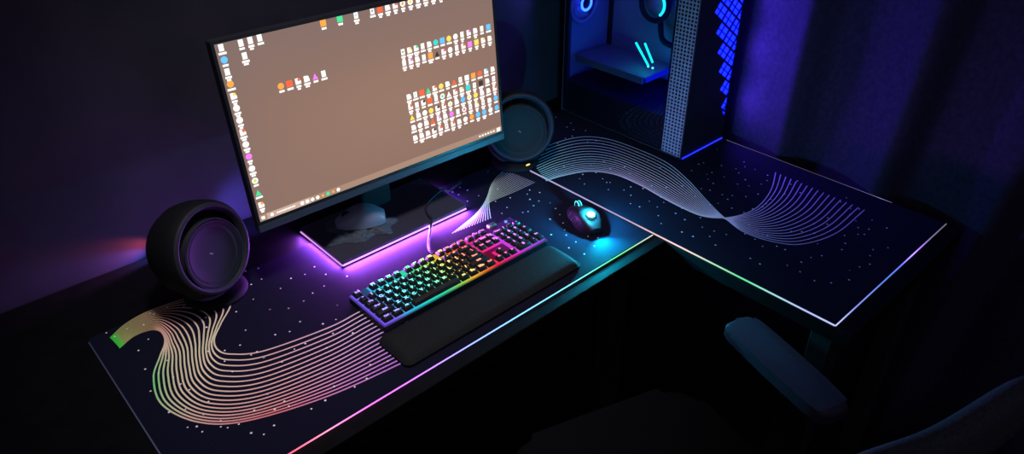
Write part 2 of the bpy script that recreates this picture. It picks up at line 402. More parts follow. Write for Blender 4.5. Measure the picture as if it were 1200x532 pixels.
bm = new_bm(); box(bm, (SW / 2, -.0145, -.010), (SW + 2 * bz, .0165, .024), .002); obj('chin', in_screen(bm), M['chin'], mon)
bm = new_bm(); box(bm, (SW / 2, SH / 2, -.0125), (SW + 2 * bz, SH + 2 * bz, .0225), .003); box(bm, (SW / 2, SH / 2, -.034), (.30, .20, .03), .012)
obj('back_shell', in_screen(bm), M['black_plastic'], mon)
bm = new_bm(); vs = []
nx, ny = 24, 14
g = [[bm.verts.new((SW * i / nx, SH * j / ny, 0)) for i in range(nx + 1)] for j in range(ny + 1)]
for j in range(ny):
    for i in range(nx): bm.faces.new((g[j][i], g[j][i + 1], g[j + 1][i + 1], g[j + 1][i]))
def wallpaper_falloff(c):  # even brown wallpaper with viewing-angle brightness change painted over it
    u, v = c.x / SW, c.y / SH
    col = lerp3((.285, .172, .138), (.325, .195, .145), math.exp(-((u - .55) ** 2 / .12 + (v - .42) ** 2 / .12)))
    return lerp3(col, (.235, .165, .150), min(1, max(0, v - .62) * 1.8 + max(0, .12 - u) * 3))
col_by(bm, wallpaper_falloff)
screen = obj('screen', in_screen(bm), emit('screen light', None, 1.0), mon)

# icons: small bright tiles, captions and the task bar, all shown by the screen
bm = new_bm()
def q_(x0, y0, x1, y1, z, c):
    f = bm.faces.new([bm.verts.new(p) for p in ((x0, y0, z), (x1, y0, z), (x1, y1, z), (x0, y1, z))]); set_col(bm, [f], c)
def disc(cx, cy, r, z, c, n=12):
    f = bm.faces.new([bm.verts.new((cx + r * math.cos(2 * PI * k / n), cy + r * math.sin(2 * PI * k / n), z)) for k in range(n)]); set_col(bm, [f], c)
W = (1.25, 1.2, 1.15)
PAL = {'w': W, 'r': (1.2, .16, .06), 'o': (1.2, .45, .08), 'y': (1.2, .85, .15), 'g': (.08, .85, .35), 't': (.05, .80, .75), 'b': (.15, .65, 1.3), 'p': (1.0, .25, 1.0), 'k': (.06, .05, .05), 'm': (1.2, .2, .45), 'l': (.55, 1.1, .08)}
def icon(px, py, kind, c, z=.0005):
    x, y = scr(px, py); c = PAL[c]; s = .0060
    if kind == 0: q_(x - s, y - s, x + s, y + s, z, c)                       # tile
    elif kind == 1: disc(x, y, s * 1.05, z, c)                               # round
    elif kind == 2:                                                          # sheet with a folded corner
        q_(x - s * .75, y - s, x + s * .75, y + s * 1.05, z, W); q_(x - s * .4, y - s * .2, x + s * .35, y + s * .35, z + .0002, lerp3(c, W, .2))
    elif kind == 3: disc(x, y, s * 1.05, z, W); disc(x, y, s * .55, z + .0002, c)   # ring
    elif kind == 4:                                                          # white glyph with a coloured notch
        q_(x - s * .9, y - s, x + s * .2, y + s, z, W); q_(x - s * .2, y - s * .9, x + s, y + s * .1, z + .0001, W); disc(x + s * .35, y + s * .45, s * .5, z + .0002, c)
    elif kind == 5:                                                          # pointed
        f = bm.faces.new([bm.verts.new(p) for p in ((x - s, y - s, z), (x + s, y - s, z), (x, y + s, z))]); set_col(bm, [f], c)
    w = random.uniform(.8, 1.25) * s
    q_(x - w, y - s * 2.0, x + w, y - s * 1.32, z, W)
    if random.random() < .55: q_(x - w * .7, y - s * 2.75, x + w * .6, y - s * 2.15, z, W)
def row(p0, p1, kinds, cols):
    n = len(cols)
    for i in range(n):
        t_ = i / (n - 1); icon(p0[0] + (p1[0] - p0[0]) * t_, p0[1] + (p1[1] - p0[1]) * t_, int(kinds[i]), cols[i])
row((259, 56), (306, 240), '21214114311354'[:14], 'wbwoywwrwpwlgo')
row((282, 50.5), (304, 44.5), '222', 'www'); icon(286.5, 65.5, 2, 'w')
row((329, 101), (379, 86.5), '104452', 'orrwpw'); 
icon(378.5, 27, 0, 'o'); icon(398, 22, 0, 'g'); icon(417, 18, 2, 'b')
row((436, 13), (525, -9), '20443320424', 'krwroywwbwr')
row((472, 61), (572, 31.5), '24424101324420', 'kygwwtbywwpwyb')
row((473.5, 74), (573.5, 45), '24420543240044', 'wpwwokmwwrpyyw')
r5 = ['42054145200144', '42402354402042', '54314434131444', '43454412324241', '44444244311111']
c5 = ['wbrgrywrgworbw', 'rwkrwgwrytbkwm', 'ywwykrywbyywwr', 'wwwrpwpwmryrwb', 'wwwkrrrwwwowww']
c5[4] = 'wwwkrrrwwobbwb'
for k in range(5):
    t_ = k / 4
    row((479 + 7.6 * t_, 113.5 + 48 * t_), (577 + 5 * t_, 81 + 45 * t_), r5[k], c5[k])
bx = lambda u0, v0, u1, v1, c, z=.0004: q_(u0, v0, u1, v1, z, c)
bx(0, 0, SW, .0135, (.42, .27, .20), .0006)
bx(.016, .0005, .110, .013, (.62, .44, .36), .0011)
for i in range(9): bx(.036 + i * .0045, .0055, .0395 + i * .0045, .0085, W, .0016)
x, y = scr(308.5, 256.5); q_(.004, .004, .011, .0105, .0016, W)
disc(.026, .007, .0035, .0016, W)
for i, c in enumerate('wwwwogow'):
    px = 354 + 6.0 * i; x, y = scr(px, 238.5 - 2.4 * i); disc(x, .0068, .0040 if c != 'o' else .0028, .0016, PAL[c])
for i in range(6): bx(.548 + i * .0085, .005, .553 + i * .0085, .009, W, .0016)
bx(.602, .002, .613, .0115, W, .0016)
obj('desktop_icons', in_screen(bm), emit('icon light', None, 1.0, False), screen)

# stand: neck, plate and the strip of light below the plate
def loc(v): return Vector(v) - OFF
bm = new_bm(); box(bm, (.012, .052, .14), (.085, .035, .26), .008); obj('neck', bm, M['black_plastic'], mon)
PX0, PX1, PY0, PY1 = .584, .928, 1.178, 1.362
PX0_ST, PX1_ST, PY0_ST = PX0, PX1, PY0
bm = new_bm(); prism(bm, [(a - OFF.x, b - OFF.y) for a, b in round_rect(PX0, PY0, PX1, PY1, .004, 3)], .0135, .020, .0012)
obj('base_plate', bm, M['stand_plate'], mon)
bm = new_bm(); box(bm, (loc(((PX0 + PX1) / 2, 0, 0)).x, (PY0 + PY1) / 2 - OFF.y, .009), (PX1 - PX0 - .03, PY1 - PY0 - .03, .0094)); obj('base_foot', bm, M['soft_black'], mon)
for (a, b, st) in (((PX0 + .002, PY0 - .0005), (PX1 - .004, PY0 - .0005), 1.0), ((PX0 - .0005, PY0 + .002), (PX0 - .0005, PY1 - .006), .50), ((PX1 + .0005, PY0 + .02), (PX1 + .0005, PY1 - .006), .07)):
    bm = new_bm(); p, q = Vector((*a, .0108)) - OFF, Vector((*b, .0108)) - OFF
    d = (q - p); box(bm, (p + q) / 2, (abs(d.x) + .003, abs(d.y) + .003, .0034), .0008)
    obj('underglow_strip', bm, emit('purple strip', (1.5, .62, 1.8), 1.0 * st), mon)

# ------------------------------------------------------------------ cloth and spare mouse on the monitor foot
bm = new_bm(); n = 34
cc = Vector((.683, 1.262, 0)); gg = []
for j in range(n + 1):
    rw = []
    for i in range(n + 1):
        u, v = i / n * 2 - 1, j / n * 2 - 1
        x, y = u * .078, v * .052
        ang = math.atan2(v, u); edge = 1 + .16 * math.sin(3 * ang + 1) + .1 * math.sin(7 * ang) 
        x *= edge * .92; y *= edge * .92
        h = .006 + .006 * abs(math.sin(u * 5 + v * 3 + math.sin(v * 6))) + .004 * math.sin(u * 11 + v * 7) ** 2
        h *= max(.12, 1 - max(abs(u), abs(v)) ** 6)
        c_, s_ = math.cos(-.45), math.sin(-.45)
        rw.append(bm.verts.new((x * c_ - y * s_, x * s_ + y * c_, h)))
    gg.append(rw)
for j in range(n):
    for i in range(n): bm.faces.new((gg[j][i], gg[j][i + 1], gg[j + 1][i + 1], gg[j + 1][i]))
low = bmesh.ops.extrude_face_region(bm, geom=bm.faces[:])
for v in [g for g in low['geom'] if isinstance(g, bmesh.types.BMVert)]: v.co.z = .0003
cl_ = obj('cleaning_cloth', bm, M['cloth'], smooth=True, loc=(cc.x, cc.y, D + .020))
tag(cl_, 'crumpled dark grey cloth on the monitor foot, under the unlit mouse', 'cloth')

def mouse_body(bm, L=.122, W_=.064, H=.039, waist=.12, nose=.62):
    """closed shell: cross-sections along y, front at +y"""
    n, k = 28, 20; rings = []
    for i in range(n + 1):
        t = i / n; y = (t - .5) * L
        w = W_ / 2 * (math.sin(PI * min(1, max(0, t * .93 + .05))) ** .38) * (1 - waist * math.exp(-((t - .58) / .18) ** 2)) 
        h = H * (math.sin(PI * (t * .80 + .12)) ** .75) * (1 - (1 - nose) * max(0, t - .45) / .55)
        ring = []
        for j in range(k):
            a = PI * j / (k - 1); cx = math.cos(a); sz = math.sin(a)
            x = w * (abs(cx) ** .75) * (1 if cx >= 0 else -1); z = h * sz ** .62
            ring.append(bm.verts.new((x, y, z)))
        rings.append(ring)
    for A, B in zip(rings, rings[1:]):
        for j in range(k - 1): bm.faces.new((A[j], A[j + 1], B[j + 1], B[j]))
        bm.faces.new((A[0], B[0], B[-1], A[-1]))
    bm.faces.new(rings[0]); bm.faces.new(rings[-1][::-1])
sp = thing('computer_mouse', 'unlit dark grey mouse lying on a crumpled cloth below the monitor', 'mouse', (.690, 1.268, D + .0335), math.radians(62))
bm = new_bm(); mouse_body(bm, .112, .066, .042, .06, .7); smooth_angle(obj('shell', bm, M['mouse_grey'], sp), 50)
bm = new_bm(); tube(bm, [(-.006, .020, .032), (-.006, .034, .029)], .0012, 6); obj('button_gap', bm, M['gloss_black'], sp)
bm = new_bm(); lathe(bm, [(0, -.004), (.0085, -.004), (.010, -.002), (.010, .002), (.0085, .004), (0, .004)], 20, (0, .030, .023), (1, 0, 0)); obj('scroll_wheel', bm, M['soft_black'], sp, smooth=True)

# ------------------------------------------------------------------ keyboard
kb = thing('keyboard', 'full-size black mechanical keyboard with rainbow backlight', 'keyboard', (.531, .942, D + MZ + .0006))
PIT = .0190; KW, KD = 22.5 * PIT + .009, 6.25 * PIT + .009
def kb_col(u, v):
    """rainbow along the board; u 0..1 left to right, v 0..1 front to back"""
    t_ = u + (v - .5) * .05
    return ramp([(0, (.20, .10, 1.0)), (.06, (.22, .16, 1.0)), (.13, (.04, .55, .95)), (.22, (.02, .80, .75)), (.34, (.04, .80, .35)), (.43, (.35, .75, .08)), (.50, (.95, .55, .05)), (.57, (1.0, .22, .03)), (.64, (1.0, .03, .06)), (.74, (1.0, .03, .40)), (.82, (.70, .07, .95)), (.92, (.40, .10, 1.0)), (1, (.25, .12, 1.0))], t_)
bm = new_bm(); prism(bm, round_rect(0, 0, KW, KD, .006, 4), 0, .013, .002); obj('case', bm, M['black_plastic'], kb)
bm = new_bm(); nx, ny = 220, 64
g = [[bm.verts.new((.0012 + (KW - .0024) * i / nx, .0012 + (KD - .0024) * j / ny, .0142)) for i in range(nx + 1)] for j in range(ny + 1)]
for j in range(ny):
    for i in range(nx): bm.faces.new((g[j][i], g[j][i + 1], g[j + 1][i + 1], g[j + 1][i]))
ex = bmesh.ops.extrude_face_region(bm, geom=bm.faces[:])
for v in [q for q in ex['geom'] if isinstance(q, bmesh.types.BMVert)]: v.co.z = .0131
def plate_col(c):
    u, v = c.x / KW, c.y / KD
    kx, ky = (c.x - .0045) / PIT, (c.y - .0040) / PIT           # key units: LED light leaking round the keys, painted into the plate
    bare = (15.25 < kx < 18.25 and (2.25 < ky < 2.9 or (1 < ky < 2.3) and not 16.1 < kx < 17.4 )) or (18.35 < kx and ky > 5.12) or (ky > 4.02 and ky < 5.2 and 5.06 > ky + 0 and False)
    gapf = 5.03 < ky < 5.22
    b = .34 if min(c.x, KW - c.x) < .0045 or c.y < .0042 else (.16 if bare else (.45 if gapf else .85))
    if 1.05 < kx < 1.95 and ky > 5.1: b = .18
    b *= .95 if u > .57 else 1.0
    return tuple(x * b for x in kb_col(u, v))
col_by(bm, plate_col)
obj('painted_glow_plate', bm, emit('key plate glow', None, 1.0), kb)  # plate glows by itself in place of LEDs below the caps
# legends
def glyph(txt, size):
    cu = bpy.data.curves.new('legend', 'FONT'); cu.body = txt; cu.size = size; cu.align_x = 'CENTER'; cu.align_y = 'CENTER'; cu.offset = size * .06
    o = bpy.data.objects.new('legend_text', cu); COL.objects.link(o)
    bpy.context.view_layer.update()
    me = bpy.data.meshes.new_from_object(o.evaluated_get(bpy.context.evaluated_depsgraph_get()))
    bpy.data.objects.remove(o); bpy.data.curves.remove(cu)
    return me
CAPH = .0085
cap_mesh = {}
def cap(w):
    if w in cap_mesh: return cap_mesh[w]
    bm = new_bm(); W0 = w * PIT - .0020; D0 = PIT - .0022; i = .0031
    vs = box(bm, (0, 0, CAPH / 2), (W0, D0, CAPH))
    for v in bm.verts:
        if v.co.z > CAPH * .5:
            v.co.x -= math.copysign(i, v.co.x); v.co.y -= math.copysign(i * .85, v.co.y); v.co.y += .0006
    bmesh.ops.bevel(bm, geom=bm.edges[:], offset=.0011, segments=2, profile=.5, affect='EDGES')
    bmesh.ops.recalc_face_normals(bm, faces=bm.faces[:])
    me = bpy.data.meshes.new('keycap'); bm.to_mesh(me); bm.free(); me.materials.append(M['key'])
    for p in me.polygons: p.use_smooth = True
    me.set_sharp_from_angle(angle=math.radians(40))
    cap_mesh[w] = me; return me
legend_mats = {}
def legend_mat(c):
    k = tuple(round(x, 2) for x in c)
    if k not in legend_mats: legend_mats[k] = emit('legend glow', k, 1.0, False)
    return legend_mats[k]
def key(x, y, w, txt, h=1):
    """x,y in key units from the front-left of the key field"""
    cx, cy = .0045 + (x + w / 2) * PIT, .0040 + (y + h / 2) * PIT
    nm = 'space_bar' if w > 3 else ('keycap' if w == 1 and h == 1 else 'wide_keycap')
    if h == 1: o = bpy.data.objects.new(nm, cap(w))
    else:
        o = bpy.data.objects.new(nm, cap(2)); o.rotation_euler = (0, 0, PI / 2)
    COL.objects.link(o); o.parent = kb; o.location = (cx, cy, .0174)
    if txt:
        c = kb_col(cx / KW, cy / KD)
        c = lerp3(tuple(v * 2.6 for v in c), (1.4, 1.4, 1.4), .20)
        if txt in ('4n',): txt = '4'
        sz = .0098 if len(txt) <= 2 else .0064
        me = glyph(txt, sz); me.materials.append(legend_mat(c))
        l = bpy.data.objects.new('legend', me); COL.objects.link(l); l.parent = o; l.location = (0, .0012, CAPH + .00015)
        if h != 1: l.rotation_euler = (0, 0, -PI / 2)
def run(x, y, ks):
    for k in ks:
        if isinstance(k, (int, float)): x += k; continue
        txt, w = k if isinstance(k, tuple) else (k, 1)
        key(x, y, w, txt); x += w
run(0, 5.25, ['Esc', 1, 'F1', 'F2', 'F3', 'F4', .5, 'F5', 'F6', 'F7', 'F8', .5, 'F9', 'F10', 'F11', 'F12', .25, 'Prt', 'Scr', 'Brk', .25])
run(0, 4, ['`'] + list('1234567890-=') + [('Back', 2), .25, 'Ins', 'Hm', 'Pg', .25, 'Num', '/', '*', '-'])
run(0, 3, [('Tab', 1.5)] + list('QWERTYUIOP[]') + [('\\', 1.5), .25, 'Del', 'End', 'Pg', .25, '7', '8', '9'])
run(0, 2, [('Caps', 1.75)] + list("ASDFGHJKL;'") + [('Enter', 2.25), 3.5, '4', '5', '6'])
run(0, 1, [('Shift', 2.25)] + list('ZXCVBNM,./') + [('Shift', 2.75), 1.25, '^', 1.25, '1', '2', '3'])
run(0, 0, [('Ctrl', 1.25), ('Win', 1.25), ('Alt', 1.25), ('', 6.25), ('Alt', 1.25), ('Fn', 1.25), ('Mn', 1.25), ('Ctrl', 1.25), .25, '<', 'v', '>', .25, ('0', 2), '.'])
key(21.5, 2, 1, '+', 2); key(21.5, 0, 1, 'Ent', 2)
# volume roller at the back right
bm = new_bm(); lathe(bm, [(0, -.010), (.007, -.010), (.0085, -.008), (.0085, .008), (.007, .010), (0, .010)], 20, (KW - .060, KD - .006, .0165), (1, 0, 0)); obj('volume_roller', bm, M['grey_metal'], kb, smooth=True)
bm = new_bm(); lathe(bm, [(0, .0), (.0035, 0), (.0035, .003), (0, .003)], 12, (KW - .022, KD - .012, .015)); obj('media_button', bm, emit('media light', (.2, .4, 1.2), 1.0, False), kb)

# keyboard cable
bm = new_bm()
p = [(.752, 1.0755, .0135), (.752, 1.092, .013), (.765, 1.115, .0085), (.785, 1.140, .0078), (.803, 1.158, .0095), (.815, 1.172, .014), (.822, 1.1745, .0235), (.826, 1.182, .0245), (.830, 1.20, .0237), (.850, 1.235, .0237), (.90, 1.262, .0237), (.928, 1.270, .0237), (.940, 1.274, .016), (.952, 1.278, .0078), (1.0, 1.29, .0078)]
tube(bm, catmull(p, 60), .0031, 8)
cb_ = obj('keyboard_cable', bm, M['cable'], smooth=True, loc=(0, 0, D))
tag(cb_, 'black cable running from the back of the keyboard over the monitor foot', 'cable')

# wrist rest
wr = thing('wrist_rest', 'long dark grey padded wrist rest in front of the keyboard', 'wrist rest', (.505, .832, D + MZ + .0006))
bm = new_bm(); prism(bm, round_rect(0, 0, .458, .100, .014, 8), .0, .006); obj('base', bm, M['soft_black'], wr)
bm = new_bm(); n, k = 60, 14; gr = []
for i in range(n + 1):
    t_ = i / n; x = .001 + .456 * t_; e_ = min(t_, 1 - t_) * .456
    rr = []
    cut = .0 if e_ > .016 else .016 - math.sqrt(max(0, .016 ** 2 - (.016 - e_) ** 2))
    for j in range(k + 1):
        s_ = j / k; y = .001 + cut * .8 + (.098 - 1.6 * cut) * s_
        z = .006 + .0105 * (1 - abs(2 * s_ - 1) ** 3.2) ** .55 * min(1, (e_ / .010)) ** .5 + .0015 * s_ * min(1, e_ / .01)
        rr.append(bm.verts.new((x, y, z)))
    gr.append(rr)
for A, B in zip(gr, gr[1:]):
    for j in range(k): bm.faces.new((A[j], B[j], B[j + 1], A[j + 1]))
obj('pad', bm, M['rest'], wr, smooth=True)

# ------------------------------------------------------------------ lit mouse
mo = thing('computer_mouse', 'black mouse with glowing turquoise logo on the mat right of the keyboard', 'mouse', (1.098, .952, D + MZ + .0008), math.radians(-21))
bm = new_bm(); mouse_body(bm, .124, .066, .039, .12, .66); smooth_angle(obj('shell', bm, M['mouse_shell'], mo), 50)
bm = new_bm()                                                # ribbed grip on the thumb side
for k in range(5):
    y = -.020 + k * .009
    tube(bm, catmull([(-.0335 + .0008 * abs(k - 2), y + .004, .009), (-.0330 + .0008 * abs(k - 2), y, .016), (-.0305 + .0008 * abs(k - 2), y - .004, .023)], 8), .0014, 6)
obj('side_grip', bm, M['mouse_side'], mo, smooth=True)
bm = new_bm(); lathe(bm, [(0, .0), (.010, 0), (.0092, .0016), (.006, .0028), (0, .0032)], 24, (0, -.030, .0368), (0, -.2, 1)); obj('logo_light', bm, emit('turquoise logo', (.10, .92, 1.0), 12.0), mo, smooth=True)
bm = new_bm(); lathe(bm, [(.0045, -.0045), (.0105, -.0045), (.0118, -.003), (.0118, .003), (.0105, .0045), (.0045, .0045)], 24, (0, .034, .0235), (1, 0, 0)); wl = obj('scroll_wheel', bm, M['soft_black'], mo, smooth=True)
for s_ in (-1, 1):
    bm = new_bm(); lathe(bm, [(.0085, -.0008), (.0122, -.0008), (.0122, .0008), (.0085, .0008), (.0085, -.0008)], 24, (s_ * .0035, .034, .0237), (1, 0, 0)); obj('wheel_light', bm, emit('turquoise wheel ring', (.06, .80, .85), 3.0), wl)
bm = new_bm(); box(bm, (0, -.050, .0035), (.034, .010, .003), .001); obj('rear_light', bm, emit('turquoise strip', (.0, .62, .72), 26.0), mo)

# ------------------------------------------------------------------ speakers
def speaker(label, base, axis, centre, rear_lights, lamp):
    sp = thing('desktop_speaker', label, 'speaker', (base[0], base[1], D + base[2]))
    c = Vector(centre) - Vector(base); a = Vector(axis).normalized()
    bm = new_bm(); lathe(bm, [(0, 0), (.060, 0), (.063, .003), (.062, .007), (.050, .012), (.020, .017), (0, .018)], 48); obj('base', bm, M['speaker_shell'], sp, smooth=True)
    foot = c - a * .045 - Vector((0, 0, .075))
    bm = new_bm(); tube(bm, catmull([(0, 0, .012), (foot.x * .5, foot.y * .5, .022), tuple(foot + Vector((0, 0, .004))), tuple(foot + Vector((0, 0, .02)))], 14), lambda t_: .020 - .004 * t_, 16); obj('neck', bm, M['speaker_shell'], sp, smooth=True)
    # round-backed shell, open at the front
    prof = [(0, -.112), (.030, -.110), (.056, -.103), (.076, -.088), (.088, -.066), (.0935, -.040), (.0945, -.018), (.093, -.002), (.089, .004)]
    bm = new_bm(); lathe(bm, prof, 64, c, a); obj('shell', bm, M['speaker_shell'], sp, smooth=True)
    bm = new_bm(); lathe(bm, [(.089, .004), (.086, .0085), (.081, .0085), (.078, .002), (.075, -.004)], 64, c, a); obj('rim', bm, M['speaker_rim'], sp, smooth=True)
    # lower-seated driver ring: smaller than the rim and set towards its bottom
    u, w, _ = frame_of(a); dn = w if w.z < 0 else -w
    c2 = c + dn * .0125
    bm = new_bm(); lathe(bm, [(.092, -.022), (.074, -.016), (.0665, .002), (.063, .002), (.0605, -.004), (.057, -.001), (.053, -.004), (.035, -.0075), (.018, -.0090), (.008, -.0094), (0, -.0095)], 56, c2, a); obj('driver', bm, M['speaker_cone'], sp, smooth=True)
    bm = new_bm(); lathe(bm, [(.067, .0025), (.0685, .0045), (.0705, .0025), (.0685, .001), (.067, .0025)], 56, c2, a); obj('trim_ring', bm, M['speaker_rim'], sp, smooth=True)
    bm = new_bm(); q = c2 - a * .0088
    for s_ in (-1, 1): ellipsoid(bm, q + u * .0016 * s_ + dn * .0014 * s_, (.0022, .0016, .0018), 2)
    obj('logo', bm, M['white_dot'], sp, smooth=True)
    for ang, col, st in rear_lights:                         # light windows round the back of the shell
        bm = new_bm(); arc = []
        for k in range(13):
            th = math.radians(ang - 20 + 40 * k / 12); arc.append(c - a * .093 + (u * math.cos(th) + w * math.sin(th)) * .0755)
        tube(bm, arc, .0035, 6); obj('rear_light', bm, emit('speaker rear glow', col, st), sp)
    if lamp:
        bm = new_bm(); box(bm, Vector(lamp) - Vector(base), (.012, .0035, .003), .0012); obj('status_light', bm, emit('amber status light', (1.0, .50, .10), 2.4), sp)
    return sp
speaker("round black desktop speaker on the mat corner, by the wave print's green tip", (.350, 1.283, MZ + .0004), (.40, -.88, .22), (.352, 1.240, .134), [], None)
speaker('round black desktop speaker with amber status light, between monitor and computer', (1.180, 1.280, MZ + .0004), (-.50, -.84, .26), (1.182, 1.262, .112), [], (1.1725, 1.222, .022))

# ------------------------------------------------------------------ computer tower
PCX0, PCX1, PCY0, PCY1, PCZ0, PCZ1 = 1.513, 1.706, .985, 1.432, .006, .50
pc = thing('desktop_computer', 'tall black computer tower with glass side and blue lit diamond front', 'computer', (1.61, 1.20, D))
PO = Vector((1.61, 1.20, 0))
def pbox(bm, x0, x1, y0, y1, z0, z1, b=0): box(bm, ((x0 + x1) / 2 - PO.x, (y0 + y1) / 2 - PO.y, (z0 + z1) / 2), (x1 - x0, y1 - y0, z1 - z0), b)
bm = new_bm(); pbox(bm, PCX1 - .004, PCX1, PCY0 + .012, PCY1, PCZ0 + .012, PCZ1); obj('side_panel', bm, M['pc_panel'], pc)
bm = new_bm(); pbox(bm, PCX0 + .005, PCX1 - .0045, PCY0 + .07, PCY1 - .0045, PCZ0 + .005, .106, .001); obj('lower_shroud', bm, M['pc_panel'], pc)
bm = new_bm(); pbox(bm, PCX0, PCX1, PCY0 + .012, PCY1, PCZ1, PCZ1 + .012, .003); obj('roof_panel', bm, M['pc_panel'], pc)
bm = new_bm(); pbox(bm, PCX0, PCX1, PCY0 + .012, PCY1, PCZ0, PCZ0 + .004); obj('floor_panel', bm, M['pc_panel'], pc)
bm = new_bm(); pbox(bm, PCX0 + .001, PCX1 - .0045, PCY1 - .004, PCY1, PCZ0 + .0045, PCZ1); obj('back_panel', bm, M['pc_inner'], pc)
bm = new_bm(); pbox(bm, PCX0 - .0, PCX0 + .012, PCY1 - .020, PCY1 - .0042, PCZ0 + .0045, PCZ1, .002); obj('rear_pillar', bm, M['pc_panel'], pc)
bm = new_bm(); pbox(bm, PCX0 + .002, PCX0 + .012, 1.041, 1.057, PCZ0 + .0045, PCZ1, .001); obj('front_pillar', bm, M['pc_panel'], pc)
bm = new_bm(); pbox(bm, PCX0 - .0042, PCX0 - .0002, 1.050, PCY1, PCZ0 + .010, PCZ1); obj('side_glass', bm, M['glass'], pc)
for fx in (PCX0 + .03, PCX1 - .03):
    for fy in (PCY0 + .06, PCY1 - .05):
        bm = new_bm(); lathe(bm, [(0, .0042), (.014, .0042), (.012, .0062), (0, .0062)], 16, (fx - PO.x, fy - PO.y, 0)); obj('foot', bm, M['soft_black'], pc)
# perforated strip on the side of the front frame
bm = new_bm(); ya, yb, za, zb = PCY0 + .002, 1.048, PCZ0 + .006, PCZ1
ncol, nrow = 6, 50; cw, ch = (yb - ya) / ncol, (zb - za) / nrow; x = PCX0 - .002
for i in range(ncol):
    for j in range(nrow):
        y0, z0 = ya + i * cw, za + j * ch
        o4 = [(y0, z0), (y0 + cw, z0), (y0 + cw, z0 + ch), (y0, z0 + ch)]
        cy, cz, rr = y0 + cw / 2, z0 + ch / 2, min(cw, ch) * .38
        i8 = [(cy + rr * math.cos(math.radians(225 + 45 * q)), cz + rr * math.sin(math.radians(225 + 45 * q))) for q in range(8)]
        O = [bm.verts.new((x - PO.x, a - PO.y, b)) for a, b in o4]; I = [bm.verts.new((x - PO.x, a - PO.y, b)) for a, b in i8]
        for q in range(4):
            bm.faces.new((O[q], O[(q + 1) % 4], I[(2 * q + 2) % 8], I[2 * q + 1], I[2 * q]))
bmesh.ops.remove_doubles(bm, verts=bm.verts[:], dist=1e-5)
pv = obj('perforated_strip', bm, M['vent_metal'], pc); sm = pv.modifiers.new('thick', 'SOLIDIFY'); sm.thickness = .0015
bm = new_bm(); pbox(bm, PCX0 + .0005, PCX0 + .002, ya, yb - .0075, za, zb); obj('strip_backing', bm, M['soft_black'], pc)
# front: solid panel with a zigzag edge, and the diamond lattice lit from behind
FY = PCY0
def fpt(x, z, y=0.0): return (x - PO.x, FY + y - PO.y, z)
e1, e2 = (.0430, -.0300), (-.0228, -.0262)
tip0 = (1.6735, .1085)
tips = [(tip0[0] - (e1[0] + e2[0]) * k, tip0[1] - (e1[1] + e2[1]) * k) for k in range(0, 9)]
poly = [(PCX0 - .002, PCZ0), (PCX1 + .002, PCZ0), (PCX1 + .002, .068)]
poly += [(tips[0][0] + e1[0] * .75, tips[0][1] + e1[1] * .75)] if False else []
for k, tpt in enumerate(tips):
    poly.append(tpt); poly.append((tpt[0] - e2[0], tpt[1] - e2[1]))
poly = [p for p in poly if p[1] < PCZ1]
poly += [(poly[-1][0], PCZ1), (PCX0 - .002, PCZ1)]
bm = new_bm()
lo = [bm.verts.new(fpt(x, z, .0022)) for x, z in poly]; hi = [bm.verts.new(fpt(x, z, -.0012)) for x, z in poly]
hf = bm.faces.new(hi); hf.normal_update(); bmesh.ops.triangulate(bm, faces=[hf], ngon_method='EAR_CLIP')
for i in range(len(poly)): bm.faces.new((lo[i], lo[(i + 1) % len(poly)], hi[(i + 1) % len(poly)], hi[i]))
obj('front_panel', bm, M['pc_panel'], pc)
bm = new_bm()
def bar(p, d, w, dep, lim=(1.545, PCX1 + .001, .07, PCZ1)):
    """lattice bar through p along d, clipped to the front opening"""
    t0, t1 = -30., 30.
    for ax, (a, b) in ((0, lim[:2]), (1, lim[2:])):
        if abs(d[ax]) < 1e-9: continue
        u, v = sorted(((a - p[ax]) / d[ax], (b - p[ax]) / d[ax])); t0, t1 = max(t0, u), min(t1, v)
    if t1 - t0 < .05: return
    a = (p[0] + d[0] * t0, p[1] + d[1] * t0); b = (p[0] + d[0] * t1, p[1] + d[1] * t1)
    L_ = math.hypot(b[0] - a[0], b[1] - a[1]); nx_, nz_ = -(b[1] - a[1]) / L_ * w / 2, (b[0] - a[0]) / L_ * w / 2
    c4 = [(a[0] + nx_, a[1] + nz_), (b[0] + nx_, b[1] + nz_), (b[0] - nx_, b[1] - nz_), (a[0] - nx_, a[1] - nz_)]
    f = [bm.verts.new(fpt(x, z, dep)) for x, z in c4]; g_ = [bm.verts.new(fpt(x, z, dep + .003)) for x, z in c4]
    bm.faces.new(f); bm.faces.new(g_[::-1])
    for i in range(4): bm.faces.new((f[i], f[(i + 1) % 4], g_[(i + 1) % 4], g_[i]))
for k in range(-16, 17):
    for (dv, ot) in ((e1, e2), (e2, e1)):
        p = (tip0[0] + ot[0] * k, tip0[1] + ot[1] * k); bar(p, dv, .0052, -.0008)
        p = (tip0[0] + ot[0] * (k + .5), tip0[1] + ot[1] * (k + .5)); bar(p, dv, .0022, .001)
obj('lattice', bm, M['pc_panel'], pc)
bm = new_bm(); pbox(bm, 1.52, PCX1 + .0012, FY + .0045, FY + .0075, .066, PCZ1 - .002); obj('blue_light_panel', bm, emit('blue fan light', (.0012, .0035, 1.0), 14.0), pc)
bm = new_bm(); pbox(bm, PCX0 + .004, PCX1 - .002, FY - .0042, FY - .0022, PCZ0 + .0005, PCZ0 + .0035); obj('base_light', bm, emit('blue base light', (.012, .02, 1.0), 2.5), pc)
